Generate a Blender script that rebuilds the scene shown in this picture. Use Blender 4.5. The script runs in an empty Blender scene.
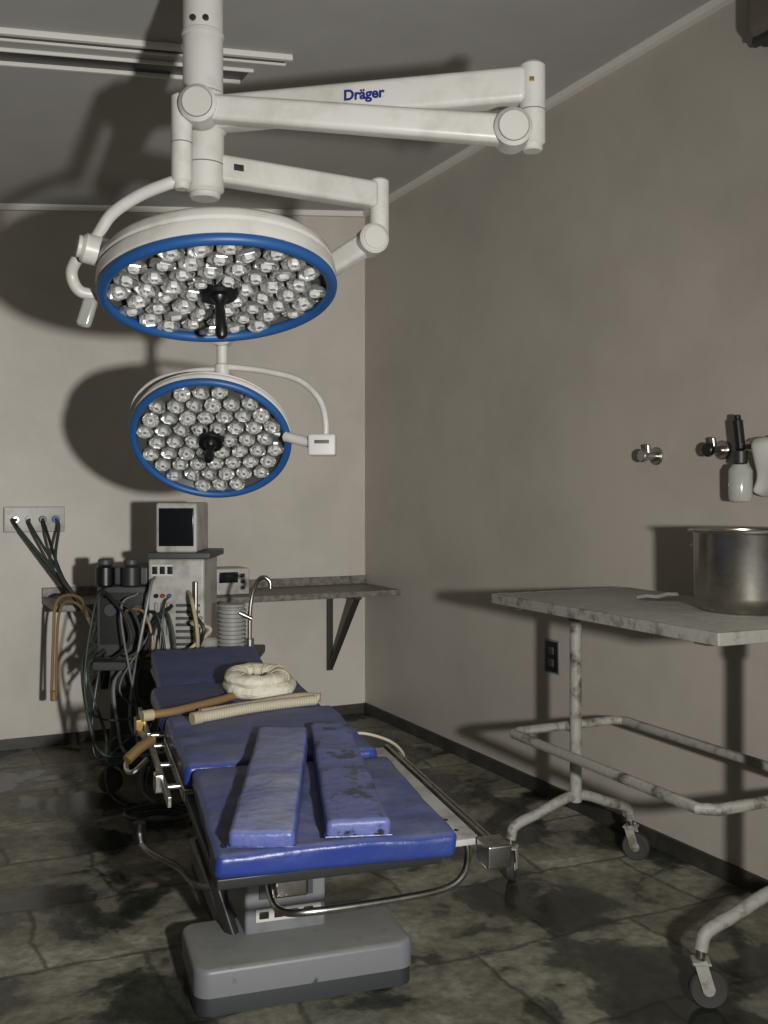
import bpy, math, random
from mathutils import Vector, Matrix, noise
random.seed(7)
scene = bpy.context.scene
V = Vector

# ------------------------------------------------------------ materials
def lin(c):
    o=[]
    for v in c[:3]:
        v/=255.0
        o.append(v/12.92 if v<=0.04045 else ((v+0.055)/1.055)**2.4)
    return (*o,1.0)

def mat(name, col, rough=0.5, metal=0.0, dirt=None, bump=0.0, bscale=40, coat=0.0, trans=0.0, spec=0.5, dust=None):
    """dirt = (colour, scale, low, high); dust = (colour, scale, amount) settled on upward faces"""
    m=bpy.data.materials.new(name); m.use_nodes=True
    nt=m.node_tree; b=nt.nodes['Principled BSDF']
    b.inputs['Base Color'].default_value=lin(col)
    b.inputs['Roughness'].default_value=rough
    b.inputs['Metallic'].default_value=metal
    b.inputs['Coat Weight'].default_value=coat
    b.inputs['Transmission Weight'].default_value=trans
    b.inputs['Specular IOR Level'].default_value=spec
    tc=nt.nodes.new('ShaderNodeTexCoord')
    last=None
    if dirt:
        n=nt.nodes.new('ShaderNodeTexNoise'); n.inputs['Scale'].default_value=dirt[1]
        n.inputs['Detail'].default_value=6; n.inputs['Roughness'].default_value=0.65
        nt.links.new(tc.outputs['Object'],n.inputs['Vector'])
        r=nt.nodes.new('ShaderNodeValToRGB')
        r.color_ramp.elements[0].position=dirt[2]; r.color_ramp.elements[0].color=lin(col)
        r.color_ramp.elements[1].position=dirt[3]; r.color_ramp.elements[1].color=lin(dirt[0])
        nt.links.new(n.outputs['Fac'],r.inputs['Fac'])
        nt.links.new(r.outputs['Color'],b.inputs['Base Color']); last=r.outputs['Color']
    if dust:
        ge=nt.nodes.new('ShaderNodeNewGeometry'); sp=nt.nodes.new('ShaderNodeSeparateXYZ')
        nt.links.new(ge.outputs['Normal'],sp.inputs[0])
        up=nt.nodes.new('ShaderNodeMapRange'); up.inputs['From Min'].default_value=.55; up.inputs['From Max'].default_value=.98
        nt.links.new(sp.outputs['Z'],up.inputs['Value'])
        nd=nt.nodes.new('ShaderNodeTexNoise'); nd.inputs['Scale'].default_value=dust[1]; nd.inputs['Detail'].default_value=9
        nd.inputs['Roughness'].default_value=.7
        nt.links.new(tc.outputs['Object'],nd.inputs['Vector'])
        mr=nt.nodes.new('ShaderNodeMapRange'); mr.inputs['From Min'].default_value=.36; mr.inputs['From Max'].default_value=.64
        mr.inputs['To Min'].default_value=dust[2]*.35; mr.inputs['To Max'].default_value=dust[2]
        nt.links.new(nd.outputs['Fac'],mr.inputs['Value'])
        mu=nt.nodes.new('ShaderNodeMath'); mu.operation='MULTIPLY'
        nt.links.new(up.outputs['Result'],mu.inputs[0]); nt.links.new(mr.outputs['Result'],mu.inputs[1])
        mi=nt.nodes.new('ShaderNodeMix'); mi.data_type='RGBA'
        mi.inputs['A'].default_value=lin(col); mi.inputs['B'].default_value=lin(dust[0])
        if last: nt.links.new(last,mi.inputs['A'])
        nt.links.new(mu.outputs[0],mi.inputs['Factor']); nt.links.new(mi.outputs['Result'],b.inputs['Base Color'])
        ro=nt.nodes.new('ShaderNodeMapRange'); ro.inputs['To Min'].default_value=rough; ro.inputs['To Max'].default_value=.75
        nt.links.new(mu.outputs[0],ro.inputs['Value']); nt.links.new(ro.outputs['Result'],b.inputs['Roughness'])
    if bump>0:
        n2=nt.nodes.new('ShaderNodeTexNoise'); n2.inputs['Scale'].default_value=bscale
        n2.inputs['Detail'].default_value=5
        nt.links.new(tc.outputs['Object'],n2.inputs['Vector'])
        bp=nt.nodes.new('ShaderNodeBump'); bp.inputs['Strength'].default_value=bump
        bp.inputs['Distance'].default_value=0.02
        nt.links.new(n2.outputs['Fac'],bp.inputs['Height'])
        nt.links.new(bp.outputs['Normal'],b.inputs['Normal'])
    return m

white=mat('white_enamel',(194,192,186),0.38,0,((172,168,158),7,0.46,0.72))
white2=mat('white_plastic',(186,184,177),0.45)
bluering=mat('blue_ring',(34,80,136),0.45)
black=mat('black_plastic',(14,14,15),0.35)
dark=mat('dark_grey_metal',(46,46,46),0.45,0.3)
labelblue=mat('label_blue',(26,32,110),0.5)
screen=mat('dark_glass',(18,20,24),0.12)
chrome=mat('chrome',(180,178,172),0.30,1.0,((112,107,98),18,0.5,0.75))
steel=mat('brushed_steel',(176,172,164),0.28,1.0,((130,124,112),10,0.4,0.8))
cup=mat('reflector_silver',(228,228,225),0.16,0.85)
lens=mat('lens_glass',(248,248,245),0.06,0.45,coat=1.0)
panel=mat('lamp_panel',(112,112,110),0.35,0.6)
clear=mat('clear_plastic',(190,190,182),0.15,0,trans=0.5)
DU=(112,115,132)
vinyl=mat('blue_vinyl',(38,56,124),0.36,0,((46,60,112),4.5,0.46,0.72),0.3,14,dust=(DU,6,.80))
vinyl2=mat('blue_vinyl_dusty',(78,88,152),0.38,0,((100,106,152),7,0.40,0.70),0.4,16,dust=((146,148,166),6,.90))
vinylsp=mat('blue_vinyl_stained',(90,98,150),0.45,0,((30,32,44),15,0.545,0.60),0.4,16,dust=((122,125,145),6,.42))
vinyld=mat('blue_vinyl_dark',(34,45,96),0.38,0,((44,54,92),6,0.45,0.75),0.3,14,dust=((88,92,112),6,.60))
basegrey=mat('base_grey_cover',(106,108,109),0.45,0,((56,57,57),11,0.60,0.68),0.05,30,dust=((134,133,127),7,.6))
basedark=mat('base_rubber',(40,42,44),0.6)
colgrey=mat('column_grey',(112,114,115),0.4,0,((92,92,91),9,0.45,0.7))
cartpaint=mat('cart_paint',(136,134,126),0.6,0,((70,63,53),15,0.50,0.68),0.15,40)
carttop=mat('cart_top_worn',(150,147,139),0.5,0,((70,60,48),26,0.56,0.68),0.2,30,dust=((186,183,175),3,.8))
rubber=mat('caster_rubber',(48,45,40),0.7)
granite=mat('granite',(118,113,105),0.5,0,((72,67,60),30,0.4,0.65))
bracket=mat('bracket_iron',(56,52,48),0.6,0.4)
hoseb=mat('hose_beige',(168,157,130),0.5)
hosew=mat('hose_white',(178,170,150),0.5)
hosebr=mat('hose_brown',(126,102,68),0.45)
hoseg=mat('hose_dark_green',(46,56,50),0.45)
hosek=mat('hose_black',(26,26,26),0.5)
bandage=mat('bandage',(208,203,186),0.9,0,((178,168,145),14,0.5,0.7),0.4,60)
tape=mat('tape',(190,180,155),0.8)
machw=mat('machine_white',(166,164,157),0.45,0,((120,116,107),9,0.48,0.72))
machd=mat('machine_dark',(60,62,62),0.5)
paper=mat('paper',(240,238,233),0.8)
brass=mat('brass',(150,124,78),0.4,0.6)
acplast=mat('ac_plastic',(90,83,74),0.5)
redm=mat('red_plastic',(150,40,34),0.5)
trimw=mat('trim_white',(200,197,190),0.6)
basebd=mat('baseboard_slate',(38,37,32),0.55,0,((60,57,48),6,0.45,0.7))
bellm=mat('bellows_grey',(140,140,136),.5)

wallm=mat('wall_taupe_paint',(178,172,162),0.50,0,((164,158,148),1.3,0.42,0.68),0.05,90)
wallr=mat('wall_taupe_paint_shaded',(163,156,146),0.42,0,((151,144,134),1.3,0.42,0.68),0.05,90)  # same taupe paint, darkened: right wall's dimness under grazing light put into the colour
ceilm=mat('ceiling_paint',(164,162,158),0.8,0,((155,153,148),1.2,0.4,0.65))

def floor_material():
    m=bpy.data.materials.new('slate_floor'); m.use_nodes=True
    nt=m.node_tree; N=nt.nodes; L=nt.links; b=N['Principled BSDF']
    tc=N.new('ShaderNodeTexCoord')
    nz=N.new('ShaderNodeTexNoise'); nz.inputs['Scale'].default_value=2.4; nz.inputs['Detail'].default_value=7
    nz.inputs['Roughness'].default_value=0.65
    L.new(tc.outputs['Object'],nz.inputs['Vector'])
    mx=N.new('ShaderNodeVectorMath'); mx.operation='MULTIPLY_ADD'
    mx.inputs[1].default_value=(0.15,0.15,0.0)
    L.new(nz.outputs['Color'],mx.inputs[0]); L.new(tc.outputs['Object'],mx.inputs[2])
    br=N.new('ShaderNodeTexBrick'); br.inputs['Scale'].default_value=1.0
    br.inputs['Brick Width'].default_value=0.60; br.inputs['Row Height'].default_value=0.47
    br.inputs['Mortar Size'].default_value=0.014; br.inputs['Mortar Smooth'].default_value=0.9
    br.inputs['Color1'].default_value=(0.70,0.70,0.70,1); br.inputs['Color2'].default_value=(1.2,1.2,1.2,1)
    br.inputs['Mortar'].default_value=(0.36,0.36,0.36,1)
    L.new(mx.outputs[0],br.inputs['Vector'])
    n1=N.new('ShaderNodeTexNoise'); n1.inputs['Scale'].default_value=2.1; n1.inputs['Detail'].default_value=11
    n1.inputs['Roughness'].default_value=0.60; n1.inputs['Distortion'].default_value=0.35
    L.new(tc.outputs['Object'],n1.inputs['Vector'])
    r=N.new('ShaderNodeValToRGB'); e=r.color_ramp.elements
    e[0].position=0.38; e[0].color=lin((42,43,36))
    e[1].position=0.68; e[1].color=lin((166,162,148))
    k=e.new(0.46); k.color=lin((60,61,52))
    k=e.new(0.49); k.color=lin((104,102,88))
    k=e.new(0.58); k.color=lin((126,123,108))
    L.new(n1.outputs['Fac'],r.inputs['Fac'])
    n3=N.new('ShaderNodeTexNoise'); n3.inputs['Scale'].default_value=22; n3.inputs['Detail'].default_value=8
    n3.inputs['Roughness'].default_value=.7
    L.new(tc.outputs['Object'],n3.inputs['Vector'])
    mr=N.new('ShaderNodeMapRange'); mr.inputs['From Min'].default_value=0.3; mr.inputs['From Max'].default_value=0.7
    mr.inputs['To Min'].default_value=0.5; mr.inputs['To Max'].default_value=1.45
    L.new(n3.outputs['Fac'],mr.inputs['Value'])
    m1=N.new('ShaderNodeMix'); m1.data_type='RGBA'; m1.blend_type='MULTIPLY'; m1.inputs['Factor'].default_value=0.9
    L.new(r.outputs['Color'],m1.inputs['A']); L.new(br.outputs['Color'],m1.inputs['B'])
    m2=N.new('ShaderNodeMix'); m2.data_type='RGBA'; m2.blend_type='MULTIPLY'; m2.inputs['Factor'].default_value=1
    L.new(m1.outputs['Result'],m2.inputs['A']); L.new(mr.outputs['Result'],m2.inputs['B'])
    L.new(m2.outputs['Result'],b.inputs['Base Color'])
    rr=N.new('ShaderNodeMapRange'); rr.inputs['From Min'].default_value=0.43; rr.inputs['From Max'].default_value=0.50
    rr.inputs['To Min'].default_value=0.17; rr.inputs['To Max'].default_value=0.55
    L.new(n1.outputs['Fac'],rr.inputs['Value']); L.new(rr.outputs['Result'],b.inputs['Roughness'])
    bp=N.new('ShaderNodeBump'); bp.inputs['Strength'].default_value=0.4; bp.inputs['Distance'].default_value=0.02
    L.new(m2.outputs['Result'],bp.inputs['Height']); L.new(bp.outputs['Normal'],b.inputs['Normal'])
    return m
floorm=floor_material()

# ------------------------------------------------------------ geometry helpers
def frame(o,x,y,z=None):
    x=V(x).normalized(); y=V(y).normalized()
    z=x.cross(y).normalized() if z is None else V(z).normalized()
    y=z.cross(x).normalized()
    m=Matrix((x,y,z)).transposed().to_4x4(); m.translation=V(o); return m

def axisframe(o,z):
    z=V(z).normalized(); h=V((0,0,1)) if abs(z.z)<0.9 else V((1,0,0))
    x=h.cross(z).normalized(); y=z.cross(x)
    m=Matrix((x,y,z)).transposed().to_4x4(); m.translation=V(o); return m

class Grp:
    def __init__(s,name,M=None):
        s.e=bpy.data.objects.new(name,None); scene.collection.objects.link(s.e)
        s.M=M or Matrix.Identity(4); s.e.matrix_world=s.M; s.Mi=s.M.inverted()
        s.e.empty_display_size=0.1
    def add(s,geo,part,m,T=None,world=False,ang=35,flat=False):
        vs,fs=geo
        T=T or Matrix.Identity(4)
        if world: T=s.Mi@T
        me=bpy.data.meshes.new(part)
        me.from_pydata([tuple(T@V(v)) for v in vs],[],fs); me.update()
        import bmesh
        bm=bmesh.new(); bm.from_mesh(me); bmesh.ops.recalc_face_normals(bm,faces=bm.faces); bm.to_mesh(me); bm.free()
        if not flat:
            me.shade_smooth(); me.set_sharp_from_angle(angle=math.radians(ang))
        me.materials.append(m)
        o=bpy.data.objects.new(part,me); scene.collection.objects.link(o); o.parent=s.e
        return o

def rb(sx,sy,sz,r=0.005,n=1,k=3):
    h=(sx/2,sy/2,sz/2); r=min(r,min(h)*0.98)
    th=[math.tan(math.radians(45*i/k)) for i in range(k,0,-1)]
    ax=[]
    for a in range(3):
        inn=h[a]-r
        nn=max(1,int(round(n*h[a]/max(h))))
        c=[-inn-r*t for t in th]+[-inn+2*inn*i/nn for i in range(nn+1)]+[inn+r*t for t in reversed(th)]
        ax.append(c)
    vs=[];idx={};fs=[]
    def vid(p):
        key=tuple(round(q,6) for q in p)
        if key not in idx:
            q=[max(-(h[i]-r),min(h[i]-r,p[i])) for i in range(3)]
            d=V(p)-V(q)
            if d.length>1e-9: d=d.normalized()*r
            idx[key]=len(vs); vs.append(tuple(V(q)+d))
        return idx[key]
    for a in range(3):
        b,c=(a+1)%3,(a+2)%3
        for sgn in (-1,1):
            for i in range(len(ax[b])-1):
                for j in range(len(ax[c])-1):
                    f=[]
                    for (ii,jj) in ((i,j),(i+1,j),(i+1,j+1),(i,j+1)):
                        p=[0,0,0]; p[a]=sgn*h[a]; p[b]=ax[b][ii]; p[c]=ax[c][jj]; f.append(vid(p))
                    fs.append(f)
    return vs,fs

def pad(sx,sy,sz,r=0.022,n=26,amp=0.006,seed=0,sc=7,crown=.006):
    vs,fs=rb(sx,sy,sz,r,n)
    out=[]
    for v in vs:
        p=V(v); q=p*sc+V((seed*3.1,seed*1.7,0))
        q2=V((p.x*3.0,p.y*14.0,0))+V((seed,0,5))
        d=noise.noise(q)*amp+noise.noise(q2)*amp*0.7
        cx=1-(abs(p.x)/(sx/2))**3; cy=1-(abs(p.y)/(sy/2))**3
        if p.z>0: p.z+=d+crown*cx*cy
        p.x+=noise.noise(V((p.y*9,p.z*20,seed)))*amp*0.8
        p.y+=noise.noise(V((p.x*9,p.z*20,seed+9)))*amp*0.8
        out.append(tuple(p))
    return out,fs

def T3(x,y,z): return Matrix.Translation((x,y,z))

def box(x0,x1,y0,y1,z0,z1,r=0.004):
    vs,fs=rb(x1-x0,y1-y0,z1-z0,r)
    c=V(((x0+x1)/2,(y0+y1)/2,(z0+z1)/2))
    return [tuple(V(v)+c) for v in vs],fs

def lathe(prof,seg=32):
    vs=[];fs=[]
    n=len(prof)
    for i in range(seg):
        a=2*math.pi*i/seg
        for (r,z) in prof: vs.append((r*math.cos(a),r*math.sin(a),z))
    for i in range(seg):
        j=(i+1)%seg
        for k in range(n-1):
            f=[i*n+k,j*n+k,j*n+k+1,i*n+k+1]
            if prof[k][0]<1e-7: f=[i*n+k,j*n+k+1,i*n+k+1]
            elif prof[k+1][0]<1e-7: f=[i*n+k,j*n+k,i*n+k+1]
            fs.append(f)
    remap={};vv=[];key={}
    for i,v in enumerate(vs):
        kk=tuple(round(c,6) for c in v)
        if kk not in key: key[kk]=len(vv); vv.append(v)
        remap[i]=key[kk]
    out=[]
    for f in fs:
        g=[]
        for i in f:
            if remap[i] not in g: g.append(remap[i])
        if len(g)>2: out.append(g)
    return vv,out

def cylp(r,h,b=0.003):
    b=min(b,r*0.4,h*0.4)
    return [(0,0),(r-b,0),(r,b),(r,h-b),(r-b,h),(0,h)]

def cyl(p1,p2,r,seg=24,b=0.003):
    p1=V(p1);p2=V(p2)
    vs,fs=lathe(cylp(r,(p2-p1).length,b),seg)
    M=axisframe(p1,p2-p1)
    return [tuple(M@V(v)) for v in vs],fs

def spline(pts,sub=8):
    P=[V(p) for p in pts]
    P=[P[0]*2-P[1]]+P+[P[-1]*2-P[-2]]
    out=[]
    for i in range(1,len(P)-2):
        for j in range(sub):
            t=j/sub
            a,b,c,d=P[i-1],P[i],P[i+1],P[i+2]
            out.append(0.5*((2*b)+(c-a)*t+(2*a-5*b+4*c-d)*t*t+(3*b-a-3*c+d)*t**3))
    out.append(P[-2]); return out

def tube(pts,r,seg=10,sub=8,corr=0.0,pitch=0.012,closed=False):
    S=spline(pts,sub) if sub>1 else [V(p) for p in pts]
    if corr>0:
        L=[0]
        for i in range(1,len(S)): L.append(L[-1]+(S[i]-S[i-1]).length)
        n=max(4,int(L[-1]/(pitch/3))); R=[];k=0
        for i in range(n+1):
            d=L[-1]*i/n
            while k<len(L)-2 and L[k+1]<d: k+=1
            t=(d-L[k])/max(1e-9,L[k+1]-L[k]); R.append(S[k].lerp(S[k+1],t))
        S=R
    vs=[];fs=[]
    t0=(S[1]-S[0]).normalized(); h=V((0,0,1)) if abs(t0.z)<0.9 else V((1,0,0))
    x=h.cross(t0).normalized()
    for i,p in enumerate(S):
        t=(S[min(i+1,len(S)-1)]-S[max(i-1,0)]).normalized()
        x=(x-t*x.dot(t)).normalized(); y=t.cross(x)
        rr=r*(1+corr*(1 if i%3==0 else -0.6)) if corr>0 else r
        for s in range(seg):
            a=2*math.pi*s/seg
            vs.append(tuple(p+x*rr*math.cos(a)+y*rr*math.sin(a)))
    for i in range(len(S)-1):
        for s in range(seg):
            u=(s+1)%seg
            fs.append([i*seg+s,i*seg+u,(i+1)*seg+u,(i+1)*seg+s])
    fs.append(list(range(seg))); fs.append([(len(S)-1)*seg+s for s in range(seg)])
    return vs,fs

def beam(p1,p2,w,h,r=0.01,taper=1.0):
    p1=V(p1);p2=V(p2);d=p2-p1;L=d.length
    vs,fs=rb(L,w,h,r,2)
    x=d.normalized(); y=V((0,0,1)).cross(x).normalized(); z=x.cross(y)
    M=Matrix((x,y,z)).transposed().to_4x4(); M.translation=(p1+p2)/2
    o=[]
    for v in vs:
        t=v[0]/L+0.5; f=1+(taper-1)*t
        o.append(tuple(M@V((v[0],v[1]*f,v[2]*f))))
    return o,fs

def join(*g):
    vs=[];fs=[]
    for a,b in g:
        o=len(vs); vs+=list(a); fs+=[[i+o for i in f] for f in b]
    return vs,fs

def torus(R,r,seg=48,s2=12):
    return lathe([(R+r*math.cos(2*math.pi*i/s2),r*math.sin(2*math.pi*i/s2)) for i in range(s2+1)],seg)

def xf(geo,M): return [tuple(M@V(v)) for v in geo[0]],geo[1]

# ------------------------------------------------------------ room
C=V((-0.122,6.42,0)); E=V((-0.898,-0.44,0)).normalized(); Nn=V((0.44,-0.898,0)).normalized()
def R(t,m,z=0): return C+E*t+Nn*m+V((0,0,z))
TL,ML=4.6,9.0
SL=-0.105
def ceil_z(t): return 3.21+SL*t
def solid(name,pts,m,th):
    th=V(th); vs=[tuple(p) for p in pts]+[tuple(V(p)+th) for p in pts]
    fs=[(0,1,2,3),(7,6,5,4)]+[(i,(i+1)%4,(i+1)%4+4,i+4) for i in range(4)]
    me=bpy.data.meshes.new(name); me.from_pydata(vs,[],fs)
    import bmesh
    bm=bmesh.new(); bm.from_mesh(me); bmesh.ops.recalc_face_normals(bm,faces=bm.faces); bm.to_mesh(me); bm.free()
    me.materials.append(m); o=bpy.data.objects.new(name,me); scene.collection.objects.link(o); return o
fo=solid('floor',[(-0.2,-0.2,0),(TL+.2,-0.2,0),(TL+.2,ML,0),(-0.2,ML,0)],floorm,(0,0,-0.1))
Mf=Matrix((E,Nn,V((0,0,-1)))).transposed().to_4x4()
for v in fo.data.vertices: v.co.z=-v.co.z
Mf.translation=C; fo.matrix_world=Mf
solid('wall_back',[R(-.12,0,0),R(TL,0,0),R(TL,0,ceil_z(TL)+.05),R(-.12,0,3.25)],wallm,-Nn*0.12)
solid('wall_right',[R(0,0,0),R(0,ML,0),R(0,ML,3.25),R(0,0,3.25)],wallr,-E*0.12)
solid('wall_left',[R(TL,-.1,0),R(TL,ML,0),R(TL,ML,ceil_z(TL)+.05),R(TL,-.1,ceil_z(TL)+.05)],wallm,E*0.12)
solid('ceiling',[R(-.12,-.12,ceil_z(-.12)),R(TL+.12,-.12,ceil_z(TL+.12)),R(TL+.12,ML,ceil_z(TL+.12)),R(-.12,ML,ceil_z(-.12))],ceilm,(0,0,0.1))
solid('baseboard_back',[R(0.0,0,0.001),R(TL,0,0.001),R(TL,0,0.060),R(0.0,0,0.060)],basebd,Nn*0.015)
solid('baseboard_right',[R(0,0.015,0.001),R(0,ML,0.001),R(0,ML,0.065),R(0,0.015,0.065)],basebd,E*0.015)
solid('trim_back',[R(0,0,ceil_z(0)-.001),R(TL,0,ceil_z(TL)-.001),R(TL,0,ceil_z(TL)-.035),R(0,0,ceil_z(0)-.035)],trimw,Nn*0.03)
solid('trim_right',[R(0,.03,ceil_z(0)-.003),R(0,ML,ceil_z(0)-.003),R(0,ML,ceil_z(0)-.035),R(0,.03,ceil_z(0)-.035)],trimw,E*0.03)

# ------------------------------------------------------------ ceiling linear diffuser
def onceil(x,y,dz=0):
    t=(V((x,y,0))-C).dot(E); return V((x,y,ceil_z(t)+dz))
o0=onceil(-.35,3.80); ex=(onceil(-.35+E.x,3.80+E.y)-o0).normalized()
ey=-Nn; ez=ex.cross(ey); ez=ez if ez.z<0 else -ez
md=Matrix((ex,ey,ez)).transposed().to_4x4(); md.translation=o0
flip=1
if ex.cross(ey).dot(ez)<0:
    md=Matrix((ex,-ey,ez)).transposed().to_4x4(); md.translation=o0; flip=-1
g=Grp('ceiling_air_diffuser',md)
Ld=2.4
def dbox(x0,x1,y0,y1,d0,d1,r=.003):
    a,b=sorted((flip*y0,flip*y1)); return box(x0,x1,a,b,d0,d1,r)
g.add(dbox(0,Ld,-0.01,0.012,0.0,0.022),'rail_1',trimw)
g.add(dbox(0.0,Ld,0.066,0.078,0.0,0.014),'rail_2',trimw)
g.add(dbox(0.10,Ld,0.155,0.165,0.0,0.014),'rail_3',trimw)
g.add(dbox(0.12,Ld,0.262,0.278,0.0,0.020),'rail_4',trimw)
g.add(dbox(0.005,Ld,0.01,0.07,-0.02,0.006),'slot_back',dark)
g.add(dbox(0.11,Ld,0.16,0.27,-0.02,0.006),'slot_back_second',black)

# ------------------------------------------------------------ surgical light
g=Grp('surgical_light',T3(-0.525,2.9,ceil_z((V((-.525,2.9,0))-C).dot(E))))
zc=g.M.translation.z
A=lambda *a,**k: g.add(*a,world=True,**k)
A(cyl((-.525,2.9,zc-.05),(-.525,2.9,zc+.02),.15,48),'ceiling_flange',white)
A(cyl((-.525,2.9,2.55),(-.525,2.9,zc-.01),.058,40),'column',white)
A(cyl((-.525,2.9,2.72),(-.525,2.9,2.735),.061,40),'column_ring',white2)
for i,dx in enumerate((-.018,.018)):
    A(cyl((-.525+dx,2.9-.050,2.755),(-.525+dx,2.9-.063,2.755),.009,12),'screw_%d'%i,dark)
A(cyl((-.525,2.9,2.44),(-.525,2.9,2.56),.068,40,.01),'hub_upper',white)
A(cyl((-.52,2.9,2.27),(-.52,2.9,2.45),.056,40,.01),'hub_lower',white)
A(cyl((-.52,2.9,2.255),(-.52,2.9,2.275),.045,40,.006),'hub_cap',white2)
A(cyl((-.52,2.9,2.35),(-.52,2.9,2.354),.0568,40,.001),'hub_seam',colgrey)
# extension arm 1
p1=V((-.50,2.89,2.495)); p2=V((.385,2.69,2.495))
A(beam(p1,p2,.075,.095,.018),'extension_arm_1',white)
A(cyl((.398,2.685,2.335),(.398,2.685,2.555),.035,32,.008),'joint_1',white)
A(cyl((.398,2.685,2.32),(.398,2.685,2.34),.028,32,.004),'joint_1_cap',white2)
A(cyl((.398,2.685,2.425),(.398,2.685,2.429),.0356,32,.001),'joint_1_seam',colgrey)
A(rb(.012,.004,.012,.001),'sticker_1',brass,T=T3(.392,2.649,2.50))
# spring arm 1
q1=V((.335,2.625,2.352)); q2=V((-.489,2.655,2.425))
A(beam(q1,q2,.06,.078,.018,.86),'spring_arm_1',white)
for i,(q,r_) in enumerate(((q1,.050),(q2,.050))):
    A(cyl(q+V((0,-.045,0)),q+V((0,.04,0)),r_,40,.008),'spring_cap_%d'%(i+1),white)
    A(cyl(q+V((0,-.05,0)),q+V((0,-.044,0)),r_*.78,40,.002),'spring_cap_ring_%d'%(i+1),white2)
    A(xf(torus(r_*.80,.0012,40,6),axisframe(q+V((0,-.0455,0)),(0,1,0))),'spring_cap_groove_%d'%(i+1),colgrey)
A(cyl((-.538,2.66,2.225),(-.538,2.66,2.46),.028,32,.006),'drop_barrel_1',white)
A(cyl((-.538,2.66,2.33),(-.538,2.66,2.334),.0286,32,.001),'drop_barrel_seam',colgrey)
A(cyl((-.538,2.66,2.21),(-.538,2.66,2.23),.022,32,.004),'drop_cap_1',white2)
fc=bpy.data.curves.new('label_text','FONT'); fc.body='Dr\u00e4ger'; fc.size=.040; fc.align_x='CENTER'; fc.align_y='CENTER'; fc.extrude=.0006; fc.offset=.0012
fc.resolution_u=6
to=bpy.data.objects.new('tmp_text',fc); scene.collection.objects.link(to)
bpy.context.view_layer.update()
tm=bpy.data.meshes.new_from_object(to.evaluated_get(bpy.context.evaluated_depsgraph_get()))
bpy.data.objects.remove(to)
tv=[tuple(v.co) for v in tm.vertices]; tf=[list(p.vertices) for p in tm.polygons]
dx=(p2-p1).normalized(); up=V((0,0,1)); fn=dx.cross(up).normalized()
pc=p1.lerp(p2,.512)+fn*.0395+V((0,0,.004))
A((tv,tf),'arm_label',labelblue,T=frame(pc,dx,up),flat=True)
# extension arm 2
A(beam((-.50,2.91,2.345),(-.03,3.17,2.345),.07,.082,.016),'extension_arm_2',white)
A(rb(.03,.004,.018,.001),'arm_sticker',dark,T=frame(V((-.44,2.945,2.35))+V((.0175,-.0335,0)),(.47,.26,0),(-.26,.47,0)))
A(cyl((-.015,3.18,2.21),(-.015,3.18,2.40),.031,32,.007),'joint_2',white)
r1=V((-.04,3.16,2.20)); r2=V((-.559,3.45,1.95))
A(beam(r1,r2,.055,.07,.016,.9),'spring_arm_2',white)
dd=V((.3,-1,0)).normalized()
A(cyl(r1-dd*.04,r1+dd*.045,.047,36,.008),'spring_cap_3',white)
A(cyl(r1+dd*.044,r1+dd*.05,.036,36,.002),'spring_cap_ring_3',white2)
A(cyl(r2-V((0,.04,0)),r2+V((0,.04,0)),.042,36,.008),'spring_cap_4',white)
A(cyl((-.559,3.45,1.82),(-.559,3.45,1.96),.018,24),'drop_barrel_2',white)

def lamp(c,n,xdir,Rr,depth,sp,cr,tag,hl,lip):
    c=V(c); n=V(n).normalized(); M=frame(c,xdir,n.cross(V(xdir)))
    k=Rr/.34
    A(torus(Rr-.012*k,.0165*k,72,14),'blue_ring_'+tag,bluering,T=M)
    sh=[(Rr-.012*k,-.008),(Rr+.002,-.018),(Rr+.004,-.022-lip*.2),(Rr+.002,-.026-lip*.4),
        (Rr-.006,-.028-lip*.42),(Rr-.006,-.031-lip*.46),(Rr,-.034-lip*.5),
        (Rr-.002,-.034-lip*.8),(Rr-.014*k,-.036-lip),(Rr-.035*k,-.042-lip),(Rr-.05*k,-.05-lip),(Rr*.72,-depth*.92),(Rr*.55,-depth),(0,-depth-.006)]
    A(lathe(sh,72),'shell_'+tag,white,T=M,ang=40)
    A(lathe([(0,-.030),(Rr-.035*k,-.030),(Rr-.016*k,-.004)],72),'face_panel_'+tag,panel,T=M)
    cg=[];lg=[];pg=[]
    rows=int(Rr/sp)+2
    for j in range(-rows,rows+1):
        for i in range(-rows,rows+1):
            x=(i+.5*(j%2))*sp; y=j*sp*.866
            d=math.hypot(x,y)
            if d>Rr-.016*k-cr or d<.05*k+cr*.4: continue
            ta=.04+.26*random.random(); az=random.random()*6.28
            Rm=Matrix.Translation((x,y,-.001))@Matrix.Rotation(az,4,'Z')@Matrix.Rotation(ta,4,'X')
            # faceted open reflector bell
            cg.append(xf(lathe([(cr*.96,-.012),(cr,.0),(cr*.97,.003),(cr*.90,.0),(cr*.74,-.011),(cr*.50,-.021),(cr*.26,-.026),(0,-.027)],8),Rm))
            # collimating glass body and LED seat
            lg.append(xf(lathe([(cr*.16,-.026),(cr*.40,-.010),(cr*.48,.004),(cr*.38,.010),(cr*.20,.0065)],6),Rm))
            pg.append(xf(lathe([(0,-.0),(cr*.16,.001),(cr*.21,.0062),(cr*.19,.0072),(cr*.1,.003),(0,.002)],6),Rm))
    A(join(*cg),'reflectors_'+tag,cup,T=M,flat=True)
    A(join(*lg),'led_lenses_'+tag,lens,T=M,flat=True)
    A(join(*pg),'led_seats_'+tag,colgrey,T=M,flat=True)
    A(lathe([(0,.014),(.050*k,.014),(.057*k,.006),(.058*k,-.036)],36),'centre_hub_'+tag,black,T=M)
    A(lathe([(0,hl),(.012,hl-.002),(.018,hl-.012),(.016,hl*.6),(.013,.03),(.024,.018),(.026,.01)],24),'handle_'+tag,black,T=M)
    return M
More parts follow.
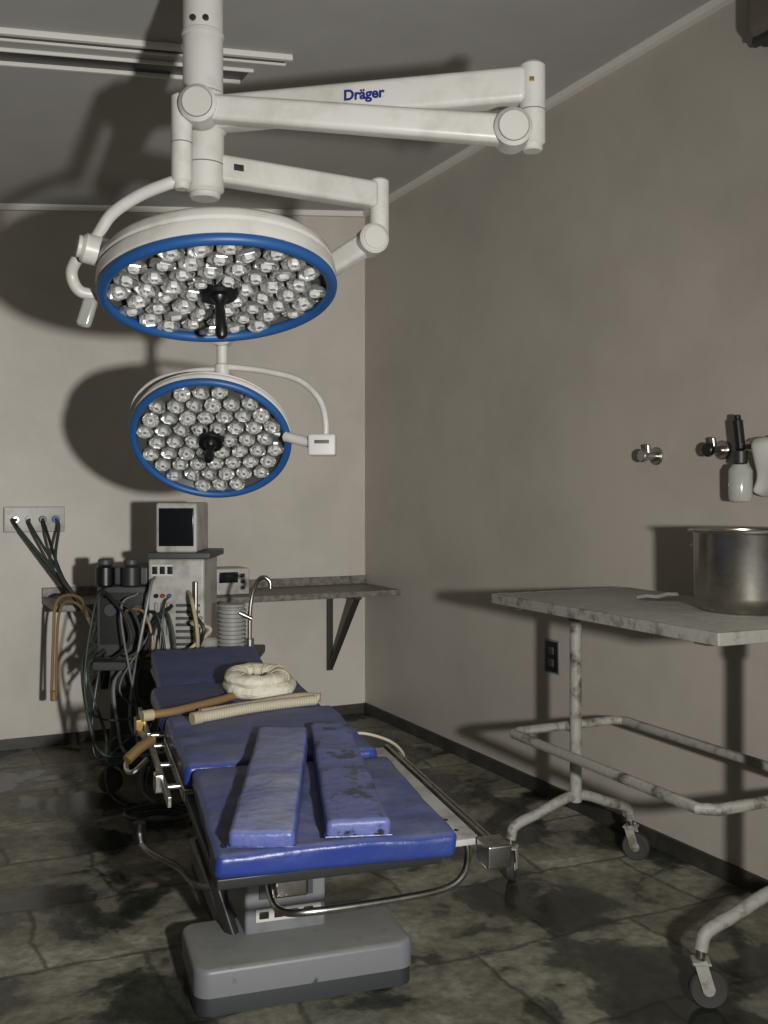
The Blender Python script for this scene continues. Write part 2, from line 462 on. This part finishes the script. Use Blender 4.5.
L1=lamp((-.462,2.80,1.962),(.095,-.222,-.965),(.995,0,.1),.328,.14,.075,.0362,'1',.135,.055)
L2=lamp((-.606,3.50,1.585),(.03,-.69,-.72),(1,0,.04),.278,.10,.063,.0302,'2',.10,.012)
# yoke of lamp 1
A(tube([(-.538,2.66,2.235),(-.575,2.66,2.225),(-.655,2.68,2.20),(-.735,2.70,2.155),(-.785,2.72,2.095),(-.84,2.74,2.045),(-.862,2.76,2.005),(-.842,2.77,1.962),(-.79,2.79,1.955)],.0165,14),'yoke_tube_1',white)
A(cyl((-.815,2.69,2.065),(-.715,2.74,2.045),.040,32,.008),'yoke_joint_1',white)
A(cyl((-.824,2.685,2.067),(-.813,2.69,2.065),.030,32,.002),'yoke_joint_ring_1',white2)
A(beam((-.76,2.72,2.05),(-.66,2.80,2.02),.06,.055,.014),'yoke_bracket_1',white)
A(rb(.04,.03,.085,.012),'side_handle',clear,T=T3(-.825,2.78,1.905)@Matrix.Rotation(.3,4,'Y'))
# yoke of lamp 2
A(tube([(-.559,3.45,1.84),(-.50,3.45,1.835),(-.40,3.45,1.822),(-.29,3.44,1.79),(-.222,3.43,1.725),(-.200,3.42,1.65),(-.200,3.42,1.58)],.011,12),'yoke_tube_2',white)
A(tube([(-.559,3.45,1.83),(-.66,3.45,1.825),(-.78,3.47,1.80),(-.86,3.49,1.74),(-.885,3.5,1.66),(-.87,3.5,1.60)],.009,12),'yoke_tube_3',white)
A(rb(.095,.06,.075,.008),'yoke_box_2',white2,T=T3(-.212,3.43,1.568))
A(rb(.05,.003,.012,.001),'yoke_box_label_2',machd,T=T3(-.212,3.3995,1.578))
A(cyl((-.345,3.47,1.60),(-.25,3.43,1.575),.018,20),'yoke_axle_2',white)
A(cyl((-.559,3.45,1.79),(-.559,3.45,1.85),.026,28,.006),'yoke_pivot_2',white)
A(cyl((-.559,3.45,1.70),(-.559,3.45,1.80),.016,20),'yoke_stem_2',white)

# ------------------------------------------------------------ surgical table
Fo=V((-.107,2.286,.6)); rx=V((.949,.315,0)).normalized(); ay=V((-.315,.949,.054)).normalized()
MT=frame(Fo,rx,ay)
MB=frame((Fo.x,Fo.y,0),rx,(-.315,.949,0))
g=Grp('operating_table',MB)
def TA(geo,part,m,T=None,**k): g.add(geo,part,m,T=(MT@(T or Matrix.Identity(4))),world=True,**k)
def BA(geo,part,m,T=None,**k): g.add(geo,part,m,T=T,**k)
TA(pad(.57,.61,.062,.018,34,.006,1),'leg_pad',vinyl,Matrix.Rotation(math.radians(-2.8),4,'Z')@T3(.008,.305,-.031))
TA(pad(.57,.53,.068,.02,34,.006,2),'seat_pad',vinyl,T3(.018,.885,-.026))
TA(pad(.55,.40,.07,.02,30,.005,3),'back_pad',vinyld,T3(.0,1.36,-.028))
hm=Matrix.Translation((-.025,1.565,0))@Matrix.Rotation(math.radians(9),4,'X')
TA(pad(.43,.40,.065,.02,26,.004,4),'head_pad',vinyld,hm@T3(0,.20,-.0325))
TA(box(-.27,.27,.03,.60,-.090,-.064,.004),'leg_platform',dark)
TA(box(-.27,.27,.63,1.14,-.10,-.062,.004),'seat_platform',steel)
TA(box(-.26,.25,1.17,1.55,-.095,-.062,.004),'back_platform',steel)
TA(box(-.2,.13,1.52,1.60,-.085,-.06,.004),'head_hinge',steel)
TA(box(-.24,.16,1.60,1.94,-.055,-.04,.004),'head_platform',steel,T3(0,0,.03))
for sx,nm in ((-1,'left'),(1,'right')):
    x0=sx*.315
    TA(box(x0-.006,x0+.006,.56,1.13,-.085,-.055,.002),'seat_rail_'+nm,chrome)
    TA(box(x0-.006,x0+.006,1.18,1.52,-.085,-.055,.002),'back_rail_'+nm,chrome)
    for k_,yy_ in enumerate((.7,.9,1.1,1.22,1.48)):
        TA(cyl((sx*.255,yy_,-.075),(x0,yy_,-.075),.009,12),'rail_post_%s_%d'%(nm,k_),chrome)
TA(box(.292,.372,.03,.78,-.055,-.038,.004),'side_plate',machw)
for k_,yy_ in enumerate((.09,.16,.66)): TA(cyl((.332,yy_,-.040),(.332,yy_,-.0365),.006,12,.0008),'plate_hole_%d'%k_,black)
TA(box(.380,.390,.0,.80,-.065,-.035,.002),'plate_rail_outer',chrome)
TA(box(.404,.412,-.02,.74,-.07,-.045,.002),'plate_rail_second',chrome)
TA(box(.355,.418,-.05,.02,-.085,-.028,.006),'rail_clamp',chrome)
for k_,yy_ in enumerate((.15,.5,.74)): TA(cyl((.25,yy_,-.07),(.408,yy_,-.06),.009,12),'plate_post_%d'%k_,chrome)
A=lambda *a,**k: g.add(*a,world=True,**k)
A(tube([(-.30,2.56,.52),(-.295,2.53,.45),(-.27,2.40,.432),(-.235,2.32,.432),(-.16,2.30,.440),(.038,2.385,.435),(.15,2.44,.438),(.197,2.47,.462),(.21,2.50,.50),(.205,2.52,.53)],.0090,12),'foot_tube',chrome)
A(rb(.085,.06,.05,.008),'foot_block',steel,T=frame((-.235,2.48,.435),rx,(-.315,.949,0)))
A(cyl((-.235,2.48,.44),(-.235,2.50,.52),.015,16),'foot_block_post',steel)
BA(box(-.09,.15,.66,.96,.12,.36,.010),'column_cover',colgrey)
BA(box(-.07,.13,.68,.94,.35,.50,.008),'column_telescope',steel)
BA(box(-.12,.18,.64,1.02,.475,.530,.01),'column_head',dark)
BA(box(-.06,.135,.654,.662,.160,.198,.002),'socket_panel',white2)
for i in range(4): BA(box(-.05+i*.044,-.022+i*.044,.650,.657,.170,.190,.002),'socket_%d'%i,black if i!=2 else machd)
BA(box(-.05,.11,.655,.661,.225,.31,.002),'column_door',machd)
def rrbox(x0,x1,y0,y1,z0,z1,R_,b=.012):
    prof=[]
    for (cx,cy,a0) in ((x1-R_,y1-R_,0),(x0+R_,y1-R_,90),(x0+R_,y0+R_,180),(x1-R_,y0+R_,270)):
        for i in range(9):
            a=math.radians(a0+i*90/8); prof.append((cx,cy,math.cos(a),math.sin(a)))
    lv=[(z0,0)]+[(z1-b+b*math.sin(math.radians(t)),b*(1-math.cos(math.radians(t)))) for t in (0,30,60,90)]
    vs=[];fs=[];n=len(prof)
    for z,ins in lv:
        for cx,cy,c_,s_ in prof: vs.append((cx+(R_-ins)*c_,cy+(R_-ins)*s_,z))
    for k in range(len(lv)-1):
        for i in range(n):
            j=(i+1)%n; fs.append([k*n+i,k*n+j,(k+1)*n+j,(k+1)*n+i])
    fs.append(list(range(n))); fs.append([(len(lv)-1)*n+i for i in range(n)])
    return vs,fs
BA(rrbox(-.258,.365,.475,.80,.052,.128,.045,.014),'base_cover_front',basegrey)
BA(rrbox(-.254,.361,.479,.795,.003,.055,.043,.004),'base_skirt_front',basedark)
BA(rrbox(-.13,.19,.78,1.62,.045,.11,.04,.015),'base_cover_spine',basegrey)
BA(rrbox(-.125,.185,.785,1.61,.003,.05,.04,.004),'base_skirt_spine',basedark)
A(beam((-.545,2.97,.385),(-.435,2.90,.11),.03,.035,.008),'brace_bar',dark)
A(beam((-.545,2.97,.385),(-.42,3.05,.50),.03,.03,.008),'brace_bar_upper',dark)
A(tube([(-.735,3.02,.345),(-.70,3.01,.32),(-.61,2.98,.285),(-.56,2.96,.245),(-.49,2.93,.245)],.009,10),'brake_lever',chrome)
A(tube([(-.742,3.03,.405),(-.742,3.03,.375),(-.735,3.02,.345)],.02,12),'lever_knob',black)
TA(tube([(-.33,1.05,-.10),(-.38,1.02,-.13),(-.39,1.14,-.14),(-.34,1.22,-.10)],.008,8),'side_linkage',chrome)
TA(box(-.34,-.312,.72,.76,-.10,-.045,.005),'rail_clamp_left',chrome)
TA(box(-.35,-.31,1.30,1.35,-.10,-.04,.006),'rail_clamp_left_2',brass)

def cushion(name,x0,y0,x1,y1,w0,w1,h,m,seed,z0=0.010):
    L=math.hypot(x1-x0,y1-y0); gg=Grp(name,MT@frame(((x0+x1)/2,(y0+y1)/2,z0+h/2),(y1-y0,-(x1-x0),0),(x1-x0,y1-y0,0)))
    vs,fs=pad(w0,L,h,.013,34,.004,seed,9,.004)
    o=[]
    for v in vs:
        t=v[1]/L+.5; o.append((v[0]*(1+(w1/w0-1)*t),v[1],v[2]))
    gg.add((o,fs),'cover',m)
    sm=[]
    for (sx,sy) in ((-1,-1),(1,-1),(1,1),(-1,1),(-1,-1)):
        t=sy*.5+.5; sm.append((sx*(w0/2+.001)*(1+(w1/w0-1)*t),sy*(L/2-.001),-h*.35))
    gg.add(tube(sm,.0022,6,1),'seam_piping',vinyl)
cushion('arm_cushion',-.178,-.010,.050,.785,.148,.150,.042,vinyl2,11)
cushion('arm_cushion',.048,-.010,.196,.79,.150,.118,.042,vinylsp,12)

# ------------------------------------------------------------ head ring and hoses on the table
gg=Grp('head_ring_cushion',MT@T3(.085,1.36,.050)@Matrix.Rotation(.05,4,'X'))
def lumpy(R_,r_,seed,sz):
    vs,fs=torus(R_,r_,60,14); o=[]
    for v in vs:
        p=V(v); c=V((p.x,p.y,0)).normalized()*R_; d=p-c
        a=math.atan2(p.y,p.x); k=1+.06*math.sin(a*7+seed)+.06*noise.noise(p*22+V((seed,0,0)))
        d=d*k; d.z*=sz; o.append(tuple(c+d))
    return o,fs
gg.add(lumpy(.092,.040,1,.75),'ring_lower',bandage,T3(.008,.008,-.012))
gg.add(lumpy(.082,.034,3,.7),'ring_upper',bandage,T3(-.006,0,.024))
for i in range(9):
    a=i*2*math.pi/9+.3
    Mx=Matrix.Rotation(a,4,'Z')@T3(.076,0,.023)@Matrix.Rotation(math.pi/2,4,'X')
    gg.add(xf(torus(.0355,.0028,24,6),Matrix.Diagonal((1,.74,1,1))),'wrap_%d'%i,tape,Mx)
def th(x,y,z): return tuple(MT@V((x,y,z)))
gg=Grp('breathing_hose',T3(*th(0,1.1,.03)))
gg.add(tube([th(-.17,1.03,.028),th(-.09,1.06,.028),th(0,1.09,.03),th(.12,1.12,.03),th(.245,1.145,.029)],.0165,14,10,.10,.009),'hose',hosew,world=True)
gg.add(tube([th(-.195,1.02,.028),th(-.165,1.032,.028)],.020,16,1),'end_fitting',hoseb,world=True)
gg.add(tube([th(-.16,1.085,.026),th(-.08,1.11,.026),th(.05,1.15,.027),th(.20,1.20,.028),th(.27,1.18,.027)],.015,14,10,.10,.009),'hose_second',hoseb,world=True)
gg=Grp('suction_tube',T3(*th(-.3,1.1,.03)))
gg.add(tube([th(-.315,1.10,.028),th(-.25,1.12,.028),th(-.18,1.16,.028),th(-.08,1.23,.026),th(-.02,1.28,.025)],.0135,12),'tube',hosebr,world=True)
gg.add(tube([th(-.345,1.09,.028),th(-.31,1.102,.028)],.018,14,1),'connector',hoseb,world=True)
gg=Grp('suction_tube',T3(*th(-.35,1.0,-.1)))
gg.add(tube([th(-.40,.96,-.07),th(-.36,.99,-.045),th(-.318,1.02,-.03)],.016,12),'tube',brass,world=True)
gg.add(tube([th(-.318,1.02,-.03),th(-.330,1.10,-.05),th(-.335,1.2,-.06)],.010,10),'tube_tail',hoseb,world=True)
gg=Grp('loose_cable',T3(*th(.34,.95,-.05)))
gg.add(tube([th(.27,.95,-.06),th(.36,1.0,-.055),th(.45,.95,-.075),th(.47,.87,-.10),th(.42,.83,-.11),th(.34,.85,-.10),th(.27,.88,-.085)],.005,8),'cable',hosew,world=True)

# ------------------------------------------------------------ instrument cart
u=V((.42,-.907,0)).normalized(); w=V((.907,.42,0)).normalized()
MC=frame((.40,3.66,0),u,w)
g=Grp('instrument_cart',MC)
def caster(g,x,y,rw,ang,pre):
    Mx=T3(x,y,0)@Matrix.Rotation(ang,4,'Z')
    g.add(xf(lathe([(.008,-.013),(rw*.62,-.013),(rw*.9,-.015),(rw,-.009),(rw,.009),(rw*.9,.015),(rw*.62,.013),(.008,.013)],32),Mx@T3(0.02,0,rw+.001)@Matrix.Rotation(math.pi/2,4,'X')),pre+'_wheel',rubber)
    g.add(xf(lathe([(0,-.018),(rw*.3,-.017),(rw*.35,-.012),(rw*.35,.012),(rw*.3,.017),(0,.018)],24),Mx@T3(0.02,0,rw+.001)@Matrix.Rotation(math.pi/2,4,'X')),pre+'_hub',cartpaint)
    for s_ in (-1,1):
        g.add(xf(beam((.02,s_*.022,rw),(-.004,s_*.022,rw*2+.028),.004,.034,.0015),Mx),pre+'_fork_%d'%(s_+1),cartpaint)
    g.add(xf(box(-.025,.025,-.026,.026,rw*2+.018,rw*2+.026,.003),Mx),pre+'_crown',cartpaint)
    g.add(xf(cyl((0,0,rw*2+.024),(0,0,rw*2+.06),.012,16),Mx),pre+'_stem',steel)
g.add(box(0,1.14,0,.6,1.018,1.035,.004),'table_top',carttop)
g.add(join(box(-.004,1.144,-.006,.004,1.0,1.036,.003),box(-.004,1.144,.596,.606,1.0,1.036,.003),box(-.006,.004,-.004,.604,1.0,1.036,.003),box(1.136,1.146,-.004,.604,1.0,1.036,.003)),'top_rim',cartpaint)
g.add(join(box(.06,.12,.04,.56,.985,1.018,.004),box(1.0,1.06,.04,.56,.985,1.018,.004)),'top_cross_bars',cartpaint)
g.add(join(cyl((.09,.3,.26),(.09,.3,1.0),.022),cyl((1.06,.3,.26),(1.06,.3,1.0),.022)),'posts',cartpaint)
g.add(join(cyl((.09,.3,.93),(.09,.3,.99),.03),cyl((1.06,.3,.93),(1.06,.3,.99),.03)),'post_collars',cartpaint)
lp=[(.06,.05),(.03,.09),(.03,.51),(.06,.55),(1.01,.55),(1.04,.51),(1.04,.09),(1.01,.05),(.06,.05)]
pts=[]
for x_,y_ in lp: pts.append((x_,y_,.53))
g.add(tube(pts,.017,12,1),'lower_frame',cartpaint)
g.add(tube([(.03,.3,.53),(.09,.3,.53)],.018,12,1),'frame_link',cartpaint)
for i,xx in enumerate((.09,1.06)):
    g.add(tube([(xx-.02,.03,.155),(xx-.02,.05,.20),(xx-.01,.14,.235),(xx,.3,.285),(xx-.01,.46,.235),(xx-.02,.55,.20),(xx-.02,.57,.155)],.019,12),'foot_arch_%d'%i,cartpaint)
    caster(g,xx-.02,.03,.052,2.4 if i==0 else 1.0,'caster_%da'%i)
    caster(g,xx-.02,.57,.052,.6 if i==0 else 2.0,'caster_%db'%i)
gg=Grp('steel_pot',MC@T3(.80,.435,1.036))
gg.add(lathe([(0,0),(.118,0),(.136,.004),(.152,.022),(.158,.05),(.160,.24),(.163,.246),(.177,.248),(.178,.253),(.164,.256),(.157,.25),(.155,.05),(.13,.008),(0,.006)],64),'body',steel)
for s_ in (-1,1):
    gg.add(tube([(s_*.160,-.045,.19),(s_*.20,-.04,.195),(s_*.205,0,.197),(s_*.20,.04,.195),(s_*.160,.045,.19)],.006,8),'handle_%d'%(s_+1),steel)
gg=Grp('paper_sheet',MC@T3(.40,.42,1.037)@Matrix.Rotation(.9,4,'Z'))
pv=[];pf=[]
for i in range(9):
    for j in range(2):
        pv.append((-.07+.14*i/8,-.055+.11*j,.002+.016*(i/8)**2+.006*math.sin(i*.8)**2))
for i in range(8): pf.append([i*2,i*2+1,i*2+3,i*2+2])
gg.add((pv,pf),'sheet',paper)

# ------------------------------------------------------------ granite shelf on back wall
g=Grp('granite_shelf',frame(R(0,0,.83),E,Nn))
sg=-1 if (g.M.to_3x3()@V((0,0,1))).z<0 else 1
def SA(x0,x1,y0,y1,z0,z1,part,m,r=.004):
    a,b=sorted((sg*z0,sg*z1)); g.add(box(x0,x1,y0,y1,a,b,r),part,m)
SA(.003,1.98,.003,.50,-.035,0,'slab',granite)
SA(.003,1.98,.003,.025,-.002,.05,'backsplash',granite)
for i,t in enumerate((.25,1.64)):
    SA(t-.02,t+.02,.003,.02,-.54,-.036,'bracket_upright_%d'%i,bracket)
    SA(t-.02,t+.02,.003,.45,-.055,-.036,'bracket_arm_%d'%i,bracket)
    vs,fs=beam(R(t,.02,.31),R(t,.43,.785),.035,.02,.002)
    g.add((vs,fs),'bracket_brace_%d'%i,bracket,world=True)

# ------------------------------------------------------------ right wall fittings
def RW(m,z,out=0): return R(out,m,z)
def wallframe(m,z): return frame(RW(m,z),Nn,(0,0,1))
def facing(M): return 1 if (M.to_3x3()@V((0,0,1))).dot(E)>0 else -1
for m_,z_ in ((2.74,1.55),(3.09,1.56)):
    g=Grp('gas_outlet_valve',wallframe(m_,z_)); f=facing(g.M)
    g.add(cyl((0,0,0.001*f),(0,0,.012*f),.035,28),'wall_plate',steel)
    g.add(cyl((0,0,.01*f),(0,0,.065*f),.016,20),'valve_body',chrome)
    g.add(cyl((0,0,.045*f),(.0,.045,.052*f),.011,16),'valve_neck',chrome)
    g.add(cyl((0,0,.063*f),(0,0,.085*f),.026,8,.004),'valve_knob',black if m_>3 else chrome)
    g.add(cyl((-.005,-.0,.04*f),(-.06,-.012,.045*f),.012,16),'nozzle',chrome)
g=Grp('oxygen_flowmeter',wallframe(3.25,1.57)); f=facing(g.M)
g.add(cyl((0,0,0.001*f),(0,0,.03*f),.025,24),'wall_plate',steel)
g.add(cyl((0,0,.02*f),(0,0,.09*f),.014,20),'inlet',chrome)
g.add(cyl((0,-.02,.08*f),(-.015,.09,.08*f),.018,20,.006),'meter_tube',black)
g.add(cyl((-.013,.08,.08*f),(-.016,.105,.08*f),.012,16),'top_knob',black)
g.add(cyl((0,-.065,.08*f),(0,-.02,.08*f),.024,20),'humidifier_lid',dark)
g.add(xf(lathe([(0,-.20),(.036,-.195),(.040,-.18),(.041,-.09),(.03,-.068),(0,-.064)],28),Matrix(((1,0,0,0),(0,0,1,0),(0,1,0,.08*f),(0,0,0,1)))),'humidifier_bottle',clear)
g=Grp('oxygen_mask_bag',wallframe(3.35,1.53)); f=facing(g.M)
g.add(cyl((0,.06,0.001*f),(0,.06,.05*f),.008,12),'hook',steel)
bg=pad(.13,.20,.06,.028,20,.018,31,12)
g.add(bg,'bag',white2,T3(0,-.04,.045*f))
g=Grp('wall_power_outlet',wallframe(2.04,.655)); f=facing(g.M)
def WB(x0,x1,y0,y1,z0,z1,part,m):
    a,b=sorted((f*z0,f*z1)); g.add(box(x0,x1,y0,y1,a,b,.003),part,m)
WB(-.058,.058,-.078,.078,.001,.008,'cover_plate',colgrey)
WB(-.050,.050,-.070,.070,.004,.011,'dark_insert',black)
WB(-.02,.02,.01,.045,.010,.015,'socket',machd)
WB(-.02,.02,-.045,-.01,.010,.015,'socket_lower',machd)
g=Grp('air_conditioner',wallframe(3.32,3.04)); f=facing(g.M)
vs,fs=rb(.85,.24,.15,.05)
g.add((vs,fs),'body',acplast,T3(.425,.0,.078*f))
WB(.03,.82,-.128,-.10,.05,.13,'louvre',dark)
g.add(tube([(.02,-.06,.05*f),(-.03,-.09,.05*f),(-.035,-.03,.03*f),(-.035,.1,.03*f)],.014,10),'drain_pipe',machd)

# ------------------------------------------------------------ anaesthesia machine behind the head end
g=Grp('anesthesia_machine',T3(-1.05,4.8,0))
A=lambda *a,**k: g.add(*a,world=True,**k)
A(box(-1.32,-.82,4.62,5.06,.14,.20,.01),'trolley_base',machd)
A(box(-1.28,-.84,4.66,5.03,.20,.60,.012),'lower_cabinet',machd)
for i in range(3): A(box(-1.25,-.87,4.645,4.662,.225+i*.125,.335+i*.125,.004),'drawer_%d'%i,dark)
A(box(-1.32,-.60,4.52,5.06,.60,.64,.008),'work_surface',machd)
A(box(-1.09,-.83,4.62,4.98,.64,1.10,.012),'main_body',machw)
A(box(-1.09,-.80,4.60,5.0,1.10,1.13,.006),'upper_shelf',machd)
A(box(-1.05,-.86,4.60,4.90,1.13,1.36,.012),'monitor',machw)
A(box(-1.035,-.875,4.592,4.602,1.16,1.335,.003),'monitor_screen',screen)
A(box(-1.34,-1.10,4.66,4.98,.64,.97,.01),'ventilator_unit',machd)
A(box(-1.32,-1.12,4.65,4.662,.70,.94,.003),'ventilator_panel',dark)
A(box(-1.34,-1.10,4.66,4.98,.975,1.06,.01),'vaporizer_block',machd)
for i in range(7): A(box(-.96,-.85,4.610,4.622,.70+i*.03,.712+i*.03,.002),'vent_slat_%d'%i,machd)
for i in range(3): A(box(-1.07+i*.035,-1.045+i*.035,4.612,4.622,1.03,1.065,.002),'socket_%d'%i,black)
A(box(-1.075,-.975,4.614,4.622,1.02,1.075,.002),'socket_strip',white2)
for i in range(3):
    A(cyl((-1.05+i*.03,4.622,.93),(-1.05+i*.03,4.60,.93),.010,14),'knob_%d'%i,(black,redm,bluering)[i])
for i in range(3):
    A(cyl((-1.05+i*.028,4.61,.75),(-1.05+i*.028,4.61,.90),.008,10),'flow_tube_%d'%i,clear)
for i in range(2):
    A(cyl((-1.29+i*.12,4.63,.97),(-1.29+i*.12,4.63,1.07),.045,24,.01),'vaporizer_%d'%i,(black,dark)[i])
    A(cyl((-1.29+i*.12,4.63,1.07),(-1.29+i*.12,4.63,1.10),.034,24,.006),'vaporizer_dial_%d'%i,machd)
for i in range(2): A(cyl((-1.27+i*.13,4.652,.86),(-1.27+i*.13,4.635,.86),.030,28),'gauge_%d'%i,machd)
pr=[(0,0),(.062,0)]
for i in range(10):
    z=.01+i*.019; pr+=[(.066,z),(.066,z+.010),(.056,z+.012),(.056,z+.018)]
pr+=[(.064,.205),(.06,.215),(0,.217)]
A(lathe(pr,36),'bellows',bellm,T=T3(-.70,4.60,.68),ang=20)
A(cyl((-.70,4.60,.638),(-.70,4.60,.682),.075,32),'bellows_base',machd)
A(tube([(-.615,4.58,.64),(-.615,4.58,.80),(-.612,4.58,.88),(-.60,4.58,.95),(-.575,4.57,1.005),(-.545,4.56,1.02),(-.52,4.56,1.0),(-.518,4.56,.97)],.010,12),'gooseneck_pipe',chrome)
A(cyl((-.615,4.58,.64),(-.615,4.58,.74),.020,20),'pipe_base',chrome)
A(cyl((-.60,4.56,.83),(-.66,4.55,.86),.010,12),'pipe_lever',chrome)
A(cyl((-.86,4.57,.64),(-.86,4.57,1.0),.010,12),'absorber_pole',chrome)
A(xf(lathe([(0,0),(.038,0),(.04,.01),(.04,.09),(.03,.1),(0,.1)],24),T3(-.80,4.575,.645)),'absorber_canister',clear)
for i,(x_,y_) in enumerate(((-1.28,4.68),(-.88,4.68),(-1.28,5.02),(-.88,5.02))):
    A(xf(lathe([(0,-.014),(.05,-.014),(.058,-.006),(.058,.006),(.05,.014),(0,.014)],24),T3(x_,y_,.06)@Matrix.Rotation(math.pi/2,4,'X')),'wheel_%d'%i,rubber)
    A(cyl((x_,y_,.07),(x_,y_,.145),.012,12),'wheel_stem_%d'%i,dark)
for i in range(11):
    x0=-1.34+random.random()*.40; z0=.62+random.random()*.40
    x1=-1.26+random.random()*.40
    sw=random.uniform(.05,.22); zl=random.uniform(.30,.55)
    pts=[(x0,4.62,z0),(x0-.06*random.random(),4.52,z0-.08),(x0+random.uniform(-.15,.05),4.46,zl),(x0+sw*.5,4.44,zl-.14),(x1+.05,4.46,.22+random.random()*.2),(x1,4.52,.08),(x1+.12,4.44,.012),(x1+.2,4.55,.012)]
    A(tube(pts,random.choice((.005,.007,.010)),8),'drop_hose_%d'%i,random.choice((hosek,hoseg,hoseg,colgrey,machd)))
for i in range(5):
    x0=-1.30+.05*i
    A(tube([(x0,4.65,.92-.05*i),(x0+.03,4.56,.95-.04*i),(x0+.12,4.52,.86),(x0+.16,4.50,.74-.02*i),(x0+.08,4.50,.66),(x0-.02,4.55,.655)],.007,8),'loop_hose_%d'%i,(hosek,hoseg,hosebr,hosek,hoseg)[i])
for i in range(3):
    pts=[(-.90+.03*i,4.60,.95-.06*i),(-.86,4.48,.92-.05*i),(-.83+.03*i,4.44,.80),(-.84,4.46,.69+.02*i),(-.92,4.44,.66)]
    A(tube(pts,.009,8),'short_hose_%d'%i,(hoseb,hosek,hosew)[i])
outp=R(2.02,.0,1.26)
gw=Grp('medical_gas_panel',frame(outp,E,Nn))
gw.add(box(-.16,.16,.002,.03,-.07,.07,.006),'panel',machw)
for i in range(4): gw.add(cyl((-.11+i*.07,.03,0),(-.11+i*.07,.055,0),.02,20),'port_%d'%i,(bluering,black,white2,steel)[i])
gh=Grp('gas_hoses',T3(-1.5,5,.9))
for i in range(5):
    s0=R(2.02-.11+min(i,3)*.07,.056,1.26)
    k=i*.03
    gh.add(tube([s0,s0+Nn*.10+V((0,0,-.04)),V((-1.72+k,5.25,1.02-.05*i)),V((-1.52+k,5.0,.86-.04*i)),V((-1.38+.01*i,4.80,.80-.05*i)),V((-1.345,4.60,.72-.05*i))],.0085,8),'hose_%d'%i,(hoseg,hosek,hoseg,hoseg,hosek)[i],world=True)
gh.add(tube([(-1.42,4.8,.80),(-1.50,4.95,.88),(-1.60,5.02,.89),(-1.655,5.04,.84),(-1.665,5.04,.70),(-1.675,5.04,.40)],.008,8),'hanging_hose',hosebr,world=True)
gh.add(tube([(-1.40,4.8,.76),(-1.50,4.93,.85),(-1.59,5.0,.86),(-1.63,5.02,.80),(-1.642,5.02,.66),(-1.645,5.02,.39)],.007,8),'hanging_hose_second',hosebr,world=True)
gh.add(cyl((-1.66,5.03,.36),(-1.66,5.03,.41),.018,14),'hose_connector',hosebr,world=True)
gk=Grp('cable_coil',T3(-.96,4.26,.0))
for i in range(4):
    cp=[(.11*math.cos(a*.7)*(1+.1*i),.09*math.sin(a*.7)*(1+.08*i),.010+.012*i) for a in range(10)]
    gk.add(tube(cp,.007,8),'loop_%d'%i,(hosek,hoseg)[i%2])
gs=Grp('infusion_pump',frame(R(1.0,.30,.83),-E,-Nn))
gs.add(box(-.10,.10,-.08,.08,.001,.15,.01),'housing',machw)
gs.add(box(-.08,.03,-.086,-.079,.07,.13,.003),'display',screen)
for i in range(3): gs.add(box(.045,.07,-.086,-.079,.03+i*.035,.05+i*.035,.002),'button_%d'%i,black)

# ------------------------------------------------------------ light
ld=bpy.data.lights.new('work_light','SPOT'); ld.energy=136; ld.spot_size=math.radians(108); ld.spot_blend=1.0; ld.shadow_soft_size=.05; ld.color=(1,.99,.965)
ld.use_nodes=True
nt=ld.node_tree; em=nt.nodes['Emission']; fl=nt.nodes.new('ShaderNodeLightFalloff')
fl.inputs['Strength'].default_value=1.0; fl.inputs['Smooth'].default_value=0
nt.links.new(fl.outputs['Linear'],em.inputs['Strength'])
lo=bpy.data.objects.new('work_light',ld); scene.collection.objects.link(lo); lo.location=(.60,0,1.37)
lo.rotation_euler=(V((-.55,4.5,1.15))-V(lo.location)).to_track_quat('-Z','Y').to_euler()
w_=bpy.data.worlds.new('world'); scene.world=w_; w_.use_nodes=True
w_.node_tree.nodes['Background'].inputs[0].default_value=(1,.99,.97,1); w_.node_tree.nodes['Background'].inputs[1].default_value=.6

# ------------------------------------------------------------ camera
cd=bpy.data.cameras.new('camera'); co=bpy.data.objects.new('camera',cd); scene.collection.objects.link(co)
co.location=(0,0,1.4); co.rotation_euler=(math.radians(90),0,0)
cd.lens=35.16; cd.sensor_width=36; cd.shift_y=-18/1024; cd.clip_start=.05
scene.camera=co
scene.view_settings.view_transform='Standard'
